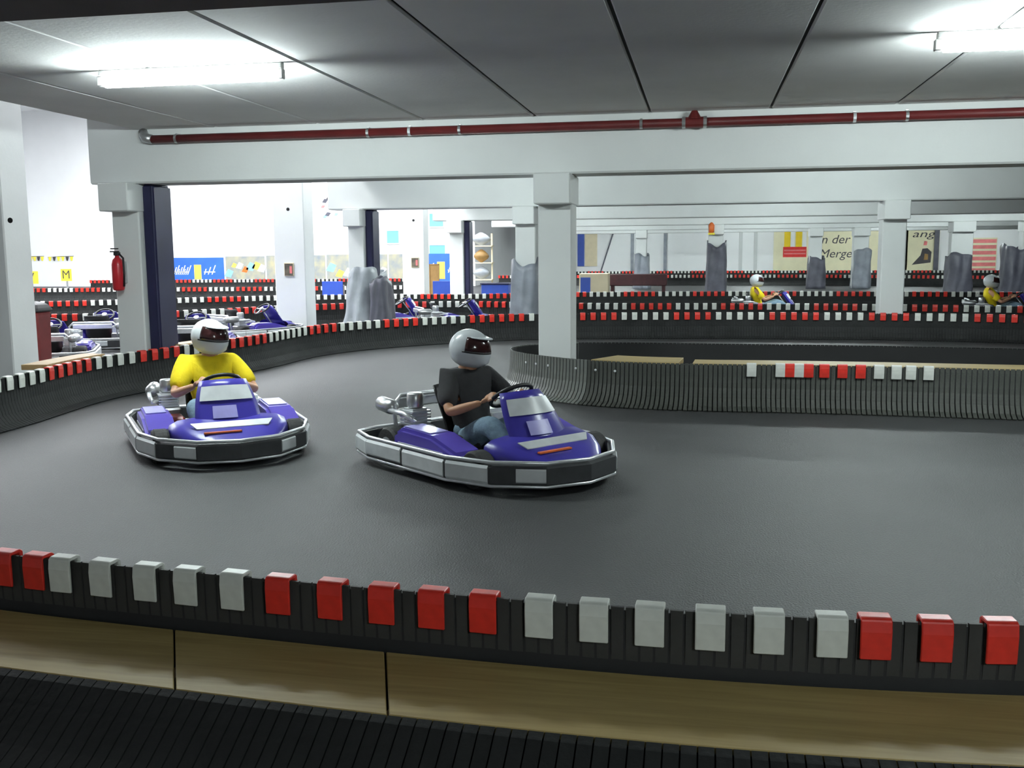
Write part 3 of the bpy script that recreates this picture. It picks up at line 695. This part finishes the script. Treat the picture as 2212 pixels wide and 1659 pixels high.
def build_driver(turn=0.0):
    """seated driver in kart coordinates; returns the meshes of body, shirt, trousers, shoes"""
    hipz = 0.215
    P = dict(pel=V3(-0.24, 0, hipz), sp=V3(-0.30, 0, 0.36), ch=V3(-0.34, 0, 0.57), nk=V3(-0.335, 0, 0.73), hd=V3(-0.30, 0, 0.81), top=V3(-0.30, 0, 0.91))
    ch = [[('pel', P['pel'], (0.13, 0.105)), ('sp', P['sp'], (0.125, 0.095)), ('ch', P['ch'], (0.14, 0.105)), ('nk', P['nk'], 0.055), ('hd', P['hd'], 0.075), ('top', P['top'], 0.08)]]
    for s, n in ((1, 'l'), (-1, 'r')):
        sh = V3(-0.33, s*0.185, 0.655); el = V3(-0.13, s*0.325, 0.43); wr = V3(0.085, s*0.185, 0.515)
        ch.append([('ch', 0, 0), (n+'s', sh, 0.058), (n+'b', sh.lerp(el, 0.5), 0.048), (n+'e', el, 0.040), (n+'f', el.lerp(wr, 0.4), 0.040), (n+'w', wr, 0.025)])
        hp = V3(-0.20, s*0.095, 0.19); kn = V3(0.20, s*0.20, 0.37); an = V3(0.53, s*0.145, 0.14); to = V3(0.66, s*0.15, 0.15)
        ch.append([('pel', 0, 0), (n+'h', hp, 0.082), (n+'th', hp.lerp(kn, 0.5), 0.074), (n+'k', kn, 0.056), (n+'c', kn.lerp(an, 0.35)+V3(0, 0, -0.01), 0.054), (n+'a', an, 0.036)])
    ms = [chainmesh(ch, 'body')]
    nose = chainmesh([[(0, P['hd']+V3(0.06, 0, 0.035), 0.016), (1, P['hd']+V3(0.095, 0, 0.02), 0.014)]], 'nose'); ms.append(nose)
    for s, n in ((1, 'l'), (-1, 'r')):
        ms += hand(V3(0.085, s*0.185, 0.515), V3(0.085, -s*0.03, 0.055), V3(0.25, -s*0.75, -0.35), -s, n)
    body = joined(ms, 'body', 0.0075)
    sc = [[('low', P['pel']-V3(0.0, 0, 0.01), (0.165, 0.13)), ('pel', P['pel']+V3(-0.02, 0, 0.06), (0.165, 0.13)), ('sp', P['sp']+V3(0, 0, 0.02), (0.165, 0.13)), ('ch', P['ch'], (0.172, 0.135)), ('nk', P['nk']-V3(0, 0, 0.03), 0.08)]]
    for s, n in ((1, 'l'), (-1, 'r')):
        sh = V3(-0.33, s*0.185, 0.655); el = V3(-0.13, s*0.325, 0.43)
        sc.append([('ch', 0, 0), (n+'s', sh, 0.080), (n+'b', sh.lerp(el, 0.45), 0.075), (n+'e', sh.lerp(el, 0.86), 0.070)])
    shirt = joined([chainmesh(sc, 'shirt')], 'shirt')
    tc = [[('pel', P['pel'], (0.155, 0.11)), ('sp', P['sp']-V3(0, 0, 0.05), (0.15, 0.105))]]
    for s, n in ((1, 'l'), (-1, 'r')):
        hp = V3(-0.20, s*0.095, 0.19); kn = V3(0.20, s*0.20, 0.37); an = V3(0.53, s*0.145, 0.14)
        tc.append([('pel', 0, 0), (n+'h', hp, 0.098), (n+'th', hp.lerp(kn, 0.5), 0.092), (n+'k', kn, 0.078), (n+'c', kn.lerp(an, 0.4), 0.074), (n+'a', an.lerp(kn, 0.06), 0.058)])
    jeans = joined([chainmesh(tc, 'trousers')], 'trousers')
    shoes = []
    for s in (1, -1):
        an = V3(0.53, s*0.145, 0.13)
        shoes.append(joined([chainmesh([[(0, an+V3(-0.03, 0, -0.01), (0.05, 0.05)), (1, an+V3(0.03, 0, -0.02), (0.05, 0.05)), (2, an+V3(0.10, 0, 0.055), (0.048, 0.035)), (3, an+V3(0.155, 0, 0.115), (0.038, 0.026))]], 'shoe')], 'shoe'))
    return body, shirt, jeans, shoes
def helmet_meshes():
    def hf(e):
        def f(u, v):
            a = 2*pi*u; b = -pi/2*0.72+(pi*0.86)*v
            b = max(min(b, pi/2), -pi/2)
            x, y, z = cos(b)*cos(a), cos(b)*sin(a), sin(b)
            r = 1+e
            X = x*0.145*r; Y = y*0.122*r; Z = z*0.135*r
            if x > 0 and z < 0.1: X += 0.035*x*(0.1-z)*1.1                   # chin bar reaches forward
            if z < -0.5: X *= 1.05; Y *= 1.08
            return (X, Y, Z)
        return f
    shell = MB().grid(36, 18, hf(0), closed_u=True).mesh('shell', None, smooth=True)
    base = hf(0.02)
    vis = MB().grid(19, 6, lambda u, v: base((-0.23+0.46*u) % 1.0 if False else (-0.23+0.46*u), 0.41+0.27*v)).mesh('visor', None, smooth=True)
    trim = MB().grid(19, 3, lambda u, v: hf(0.012)((-0.25+0.5*u), 0.375+0.03*v)).mesh('visor_seal', None, smooth=True)
    peak = MB().grid(15, 3, lambda u, v: tuple(Vector(hf(0.015)((-0.2+0.4*u), 0.70))+Vector((0.05*v*cos(2*pi*(-0.2+0.4*u)), 0.01*v*sin(2*pi*(-0.2+0.4*u)), -0.006*v)))).mesh('peak', None, smooth=True)
    return shell, vis, trim, peak
DRV = build_driver(); HEL = helmet_meshes()
def driver(kart, label, shirt, helmet, skin='skin', turn=0.0, group=None):
    p = empty('person', kart.location, kart.rotation_euler.z, label=label, cat='person', group=group)
    def part(n, me, m, parent=p, **kw):
        q = me.copy(); q.materials.clear(); q.materials.append(MATS[m]); return link(n, q, parent, **kw)
    part('body', DRV[0], skin); part('t_shirt', DRV[1], shirt); part('jeans', DRV[2], 'jeans')
    for s in DRV[3]: part('shoe', s, 'shoe')
    h = part('helmet', HEL[0], helmet, loc=(-0.295, 0, 0.872), rot=(0, radians(8), turn)); h.scale = (1.13, 1.1, 1.1)
    for n, me, m in (('visor', HEL[1], 'visor'), ('visor_seal', HEL[2], 'black'), ('peak', HEL[3], helmet)):
        q = part(n, me, m, h); sd = q.modifiers.new('thick', 'SOLIDIFY'); sd.thickness = 0.004
    return p
K1 = make_kart('blue go-kart driven by the person in yellow, number plate facing forward', (-4.05, 7.55), radians(-58))
K2 = make_kart('blue go-kart driven by the person in black, white stickers along its bumper', (-1.50, 7.15), radians(-40))
K1.location = (-3.95, 7.60, 0); K1.rotation_euler.z = radians(-54); K1.scale = (1.04,)*3; K2.scale = (1.06,)*3
P1 = driver(K1, 'person in a yellow T-shirt and white helmet steering a blue go-kart', 'shirt_yellow', 'helmet_white', 'skin', radians(38))
P1.scale = (1.03,)*3
driver(K2, 'person in a black T-shirt and pale grey helmet steering a blue go-kart', 'shirt_black', 'helmet_grey', 'skin_tan', radians(28))
def kart_copy(label, loc, heading, group=None):
    k = copy_tree(K1); k.location = (loc[0], loc[1], 0); k.rotation_euler = (0, 0, heading); k['label'] = label
    if group: k['group'] = group
    return k
# karts out on the far track
a = ony(1635, 640, 24.3); K3 = kart_copy('distant go-kart with a yellow-shirted driver, left of the bare column', (a.x+0.28, 24.3), radians(4))
driver(K3, 'distant person in yellow driving left of the bare white column', 'shirt_yellow', 'helmet_grey')
a = ony(2142, 640, 23.4); K4 = kart_copy('distant go-kart with a yellow-shirted driver, under the red lettered banner', (a.x+0.28, 23.4), radians(-6))
driver(K4, 'distant person in yellow driving under the red lettered banner', 'shirt_yellow', 'helmet_grey')
# parked in the pits
for px, Y, hd, lb in ((104, 13.3, 118, 'parked go-kart right beside the red bin'), (222, 15.7, 112, 'parked go-kart behind the fire extinguisher column'),
                      (420, 15.0, 108, 'parked go-kart just right of the wide navy post'), (548, 17.6, 60, 'parked go-kart at the foot of the bright white photo column'),
                      (850, 20.9, 30, 'parked go-kart right of the pale sheeting'), (985, 20.0, 30, 'parked go-kart behind the outer barrier, before the blue desk')):
    a = ony(px, 700, Y); kart_copy(lb, (a.x, Y), radians(hd))

# ------------------------------------------------------------------ banners in the tall hall
def panel(name, x0, x1, y0, y1, Y, material, label=None, cat=None, th=0.02, parent=None, root=None, **kw):
    a = ony(x0, y0, Y); b = ony(x1, y1, Y); o = parent.location if parent else Vector((0, 0, 0))
    cx, cz = (a.x+b.x)/2, (a.z+b.z)/2
    return MB().box(-(b.x-a.x)/2, (b.x-a.x)/2, -th, 0, -(a.z-b.z)/2, (a.z-b.z)/2).build(name, material, parent, loc=(cx-o.x, Y-o.y, cz-o.z), label=label, cat=cat, **kw)
YW = 46.0
def hall_banner(x0, x1, y0, y1, kind, label):
    a = ony(x0, y0, YW); b = ony(x1, y1, YW); hw = (b.x-a.x)/2; hh = (a.z-b.z)/2
    r = empty('hall_banner', ((a.x+b.x)/2, YW-0.03, (a.z+b.z)/2), label=label, cat='banner')
    MB().box(-hw, hw, -0.03, 0, -hh, hh).build('sheet', 'banner_blue' if kind == 'b' else 'banner_brown', r)
    if kind == 'b':
        MB().box(-0.02, 0.36, -0.04, -0.03, -hh*0.7, hh*0.45).build('emblem', 'banner_gold', r)
        st = MB()
        for i in range(12):                              # illegible slanted script either side of the emblem
            x = -1.25+0.105*i if i < 9 else 0.5+0.2*(i-9); hgt = 0.16+0.09*((i*7) % 3)
            st.prism([(0, -0.12), (0.05, -0.12), (0.05+hgt*0.6, hgt), (hgt*0.6, hgt)], -0.036, -0.030, lambda p_, q_, c: Vector((x+p_, c, q_-0.08)))
        st.box(-1.2, -0.35, -0.036, -0.03, -0.10, -0.05).box(0.5, 1.1, -0.036, -0.03, -0.10, -0.05).build('lettering', 'banner_white', r)
    elif kind == 'p':
        for i in range(7):
            rnd = random.Random(i+int(x0)); cx = -hw+hw*2*(i+0.5)/7; cz = rnd.uniform(-0.3, 0.4)*hh
            sz = rnd.uniform(0.12, 0.3)
            MB().prism([(-sz, -sz*0.6), (sz*0.4, -sz*0.9), (sz, sz*0.3), (-sz*0.1, sz*0.8)], -0.036, -0.030, lambda p_, q_, c: Vector((cx+p_, c, cz+q_))).build('printed_shape', ['banner_sky', 'banner_gold', 'banner_white', 'orange'][i % 4], r)
    return r
hall_banner(358, 486, 557, 612, 'b', 'blue banner with a gold emblem and white lettering, right of the wide navy post')
hall_banner(488, 574, 554, 612, 'p', 'brown picture banner left of the bright white photo column')
hall_banner(576, 704, 552, 612, 's', 'plain blue banner half hidden by the bright white photo column')
hall_banner(706, 838, 550, 612, 'p', 'brown picture banner behind the column wrapped in pale sheeting')
hall_banner(840, 903, 549, 612, 's', 'plain blue banner behind the photo column next to the brown panel')
q = hall_banner(907, 985, 548, 612, 'b', 'blue banner with gold emblem between the photo column and the slim column')
# emblem on the wall (loose wheel-like decal), pale blue panels
a = ony(712, 445, YW); r = empty('wall_decal', (a.x, YW, a.z), label='loose multicoloured decal high on the bright white wall', cat='decal')
for i, (ax, az, sz, m_) in enumerate(((0.05, 0.42, 0.22, 'ink'), (-0.22, 0.25, 0.16, 'wrap_dark'), (0.30, 0.22, 0.14, 'wrap_dark'), (-0.34, -0.02, 0.12, 'pink'), (0.36, -0.05, 0.13, 'pink'), (-0.1, -0.38, 0.16, 'wrap_dark'), (-0.25, -0.5, 0.12, 'banner_sky'), (0.32, -0.4, 0.12, 'banner_sky'), (0.1, 0.08, 0.1, 'wrap_pale'))):
    MB().prism([(-sz, -sz*0.45), (sz*0.2, -sz*0.7), (sz, sz*0.35), (-sz*0.2, sz*0.6)], -0.012, 0, lambda p_, q_, c: Vector((ax+p_, c, az+q_))).build('decal_piece', m_, r)
for x0, x1, y0, y1, lb in ((836, 862, 499, 525, 'pale blue square wall panel between the navy post and the photo column'), (928, 958, 462, 489, 'pale blue wall panel right of the photo column, upper of the two'), (928, 962, 530, 549, 'pale blue wall panel right of the photo column, lower of the two')):
    a = ony(x0, y0, YW); b = ony(x1, y1, YW); hw = (b.x-a.x)/2; hh = (a.z-b.z)/2
    r = empty('wall_panel', ((a.x+b.x)/2, YW, (a.z+b.z)/2), label=lb, cat='panel')
    MB().box(-hw, hw, -0.03, 0, -hh, hh).build('sheet', 'pane_blue', r)
    MB().box(-hw-0.05, hw+0.05, -0.05, 0, hh, hh+0.06).box(-hw-0.05, hw+0.05, -0.05, 0, -hh-0.06, -hh).box(-hw-0.05, -hw, -0.05, 0, -hh, hh).box(hw, hw+0.05, -0.05, 0, -hh, hh).build('edging', 'lamp_white', r)
# yellow signs in the hall, on stands before the wall
for x0, x1, y0, y1, tx, lb in ((52, 84, 586, 613, 'V', 'yellow sign with black lettering beside the wide grey column'), (131, 156, 581, 607, 'M', 'yellow sign with black lettering left of the extinguisher column')):
    Y = 36.0; a = ony(x0, y0, Y); b = ony(x1, y1, Y); hw = (b.x-a.x)/2; hh = (a.z-b.z)/2
    r = empty('yellow_sign', ((a.x+b.x)/2, Y, 0), label=lb, cat='sign')
    MB().box(-hw, hw, -0.02, 0, b.z, a.z).build('sign_board', 'sign_yellow', r, bevel=0.005)
    MB().box(-0.03, 0.03, 0, 0.04, 0, b.z+0.1).box(-0.25, 0.25, -0.15, 0.2, 0, 0.03).build('stand', 'steel', r)
    text('lettering', tx, hh*2.0, 'ink', r, (0, -0.024, (a.z+b.z)/2))
for x0, x1, lb in ((48, 96, 'yellow and black strip of bunting beside the wide grey column'), (104, 160, 'yellow and black strip of bunting left of the extinguisher column')):
    a = ony(x0, 556, YW); b = ony(x1, 554, YW); r = empty('bunting', ((a.x+b.x)/2, YW, a.z), label=lb, cat='bunting'); hw = (b.x-a.x)/2
    MB().tube([(-hw, -0.03, 0.0), (0, -0.03, 0.05), (hw, -0.03, 0.06)], 0.012, 6).build('cord', 'ink', r)
    for i in range(6):
        x = -hw+hw*2*(i+0.5)/6
        MB().prism([(-0.09, 0), (0.09, 0), (0.03, -0.22), (-0.05, -0.2)], -0.04, -0.03, lambda p_, q_, c: Vector((x+p_, c, 0.03+q_))).build('flag', ['sign_yellow', 'ink', 'sign_yellow'][i % 3], r)

# ------------------------------------------------------------------ things by the slim column
def put(px, Y, name, label, cat): a = ony(px, 560, Y); return empty(name, (a.x, Y, 0), label=label, cat=cat)
r = put(1068, 30.0, 'blue_desk', 'low blue desk with a dark top between slim column and wrapped column', 'desk')
MB().box(-0.42, 0.42, 0.0, 0.5, 0, 0.60).build('desk_body', 'desk_blue', r, bevel=0.01); MB().box(-0.45, 0.45, -0.04, 0.54, 0.60, 0.64).build('desk_top', 'navy', r, bevel=0.006)
r = put(937, 30.5, 'brown_panel', 'tall narrow brown door panel beside the photo column', 'panel')
MB().box(-0.13, 0.13, 0, 0.05, 0, 1.2).build('leaf', 'brown', r, bevel=0.006); MB().box(-0.16, -0.13, -0.01, 0.06, 0, 1.23).box(0.13, 0.16, -0.01, 0.06, 0, 1.23).box(-0.16, 0.16, -0.01, 0.06, 1.2, 1.23).build('frame', 'brown', r)
r = put(1040, 38.0, 'storage_rack', 'pale rack stacked with white bundles behind the navy post', 'rack')
for x in (-0.42, 0.42): MB().box(x-0.03, x+0.03, -0.03, 0.03, 0, 2.3).build('upright', 'beige', r)
for z in (0.5, 1.15, 1.8): MB().box(-0.45, 0.45, -0.2, 0.25, z, z+0.04).build('shelf', 'beige', r)
for i, (z, w_, m_) in enumerate(((0.54, .30, 'wrap_pale'), (1.19, .26, 'brown'), (1.84, .33, 'wrap_pale'))):
    rr = random.Random(i); b_ = MB().grid(16, 8, lambda u, v: (cos(2*pi*u)*w_*sin(pi*(0.04+0.92*v))*1.1*(1+.1*sin(7*u*6.28+v*5)), 0.2*sin(2*pi*u)*sin(pi*(0.04+.92*v)), 0.5*v), closed_u=True)
    b_.build('bundle', m_, loc=(r.location.x, r.location.y, z+0.0), smooth=True, label=['pale bundle on the lowest shelf of the rack behind the navy post', 'brown bundle on the middle shelf of the rack behind the navy post', 'pale bundle on the top shelf of the rack behind the navy post'][i], cat='bundle')
for px, lb in ((716, 'low blue board beside the pale sheeting, behind the third barrier row'), (957, 'low blue board between the brown panel and the slim column')):
    r = put(px, 29.6, 'blue_board', lb, 'board')
    MB().box(-0.34, 0.34, 0, 0.04, 0.05, 0.72).build('board_sheet', 'desk_blue', r, bevel=0.005)
    for x in (-0.3, 0.3): MB().box(x-0.03, x+0.03, 0.04, 0.2, 0, 0.6).build('prop', 'steel', r)
r = put(1284, 30.2, 'beige_cabinet', 'low beige cabinet with a blue square on its front, right of the island column', 'cabinet')
MB().box(-0.46, 0.42, 0, 0.6, 0, 0.92).build('body', 'beige', r, bevel=0.015); MB().box(-0.42, -0.12, -0.012, 0, 0.32, 0.80).build('blue_label', 'desk_blue', r)
r = put(1378, 31.5, 'dark_bench', 'long dark maroon bench right of the beige cabinet', 'bench')
MB().box(-0.90, 0.90, 0, 0.5, 0.50, 0.86).build('seat_block', 'maroon', r, bevel=0.02)
for x in (-0.8, 0.8): MB().box(x-0.05, x+0.05, 0.05, 0.45, 0, 0.5).build('leg', 'maroon', r)
a = ony(1537, 490, 34.2); r = empty('orange_lamp', (a.x, 34.2, a.z), label='orange warning lamp on top of the tall dark wrapped column', cat='lamp')
MB().lathe([(0.05, -0.2), (0.09, -0.18), (0.10, 0.05), (0.06, 0.12), (0.02, 0.15)], 12).build('lens', 'orange', r, smooth=True); MB().lathe([(0.11, -0.26), (0.11, -0.2)], 12).build('lamp_base', 'sign_yellow', r)
MB().box(-0.03, 0.03, 0.02, 0.2, -0.25, -0.2).build('bracket', 'steel', r)

# ------------------------------------------------------------------ far wall: posts, pole, banners
YF = 58.2
for i, px in enumerate((1366, 1437, 1600, 1632)):
    a = ony(px, 540, YF).x; MB().box(-0.09, 0.09, -0.12, 0, 0, 2.9).build('trim_%d' % (20+i), 'wrap' if i < 2 else 'wall_dull', loc=(a, YF, 0), kind='structure')
a = ony(1325, 498, 57); b = ony(1292, 574, 57)
r = empty('leaning_pole', (b.x, 57.2, 0), label='thin dark pole leaning against the far white wall', cat='pole')
MB().tube([(0, 0, 0.0), (a.x-b.x, 0.9, a.z+0.2)], 0.04, 8).build('pole_shaft', 'wrap_dark', r); MB().lathe([(0.06, 0), (0.06, 0.08)], 8).build('pole_foot', 'black', r)
panel('blue_door', 1248, 1262, 502, 575, YF, 'desk_blue', 'narrow blue door leaf in the far wall beside the island column', 'door', 0.06)
panel('beige_curtain', 1264, 1290, 502, 575, YF, 'beige', 'beige curtain on the far wall beside the blue door leaf', 'curtain', 0.05)
def fbanner(x0, x1, y0, y1, m_, label, name='wall_banner'):
    a = ony(x0, y0, YF); b = ony(x1, y1, YF); r = empty(name, ((a.x+b.x)/2, YF-0.02, (a.z+b.z)/2), label=label, cat='banner')
    hw, hh = (b.x-a.x)/2, (a.z-b.z)/2
    MB().box(-hw, hw, -0.02, 0, -hh, hh).build('sheet', m_, r); return r, hw, hh
r, hw, hh = fbanner(1672, 1752, 494, 590, 'cream', 'cream banner with two yellow stripes above red bands')
for x in (-0.45, 0.15): MB().box(x*hw, (x+0.32)*hw, -0.03, -0.02, 0.1*hh, 0.9*hh).build('yellow_stripe', 'mc_yellow', r)
for x in (-0.1, 0.5): MB().box(x*hw, (x+0.2)*hw, -0.03, -0.02, 0.1*hh, 0.9*hh).build('white_stripe', 'banner_white', r)
MB().box(-0.5*hw, 0.72*hw, -0.032, -0.022, -0.28*hh, 0.18*hh).build('red_band', 'mc_red', r)
for z in (-0.12, 0.02): MB().box(-0.45*hw, 0.68*hw, -0.036, -0.032, (z-0.035)*hh, (z+0.035)*hh).build('pale_line', 'pink', r)
r, hw, hh = fbanner(1754, 1958, 494, 590, 'cream', 'wide cream banner with two lines of dark lettering')
text('lettering', 'n der B', 0.68, 'ink', r, (-1.0, -0.026, 0.62), width=2.1, shear=0.25); text('lettering', 'n Mergent', 0.66, 'ink', r, (-1.25, -0.026, -0.16), width=2.9, shear=0.25)
r, hw, hh = fbanner(1958, 2026, 494, 590, 'cream', 'cream banner with a dark seated figure shape, right of the bare column')
text('lettering', 'ang', 0.55, 'ink', r, (0.0, -0.026, 0.75*hh), width=1.2, shear=0.25)
MB().prism([(-0.6*hw, -0.62*hh), (0.52*hw, -0.52*hh), (0.55*hw, -0.05*hh), (0.3*hw, 0.12*hh), (0.0, 0.1*hh), (-0.1*hw, -0.2*hh)], -0.03, -0.02, lambda p_, q_, c: Vector((p_, c, q_))).build('dark_figure', 'ink', r)
MB().prism([(0.1*hw, -0.4*hh), (0.35*hw, -0.4*hh), (0.35*hw, -0.15*hh), (0.15*hw, -0.12*hh)], -0.035, -0.03, lambda p_, q_, c: Vector((p_, c, q_))).build('brown_patch', 'brown', r)
MB().prism([(0.05*hw, 0.25*hh), (0.25*hw, 0.25*hh), (0.28*hw, 0.42*hh), (0.1*hw, 0.45*hh)], -0.03, -0.02, lambda p_, q_, c: Vector((p_, c, q_))).build('figure_head', 'pink', r)
a = ony(2022, 540, YF).x; MB().box(-0.12, 0.12, -0.14, 0, 0, 2.9).build('trim_30', 'wrap_dark', loc=(a, YF, 0), kind='structure')
r, hw, hh = fbanner(2094, 2150, 514, 592, 'cream', 'red lettered banner on the far wall between the two dark wrapped columns')
for i in range(6):
    z = 0.82-0.32*i; MB().box(-0.95*hw, 0.95*hw, -0.03, -0.02, (z-0.10)*hh, (z+0.10)*hh).build('red_line', 'pink', r)
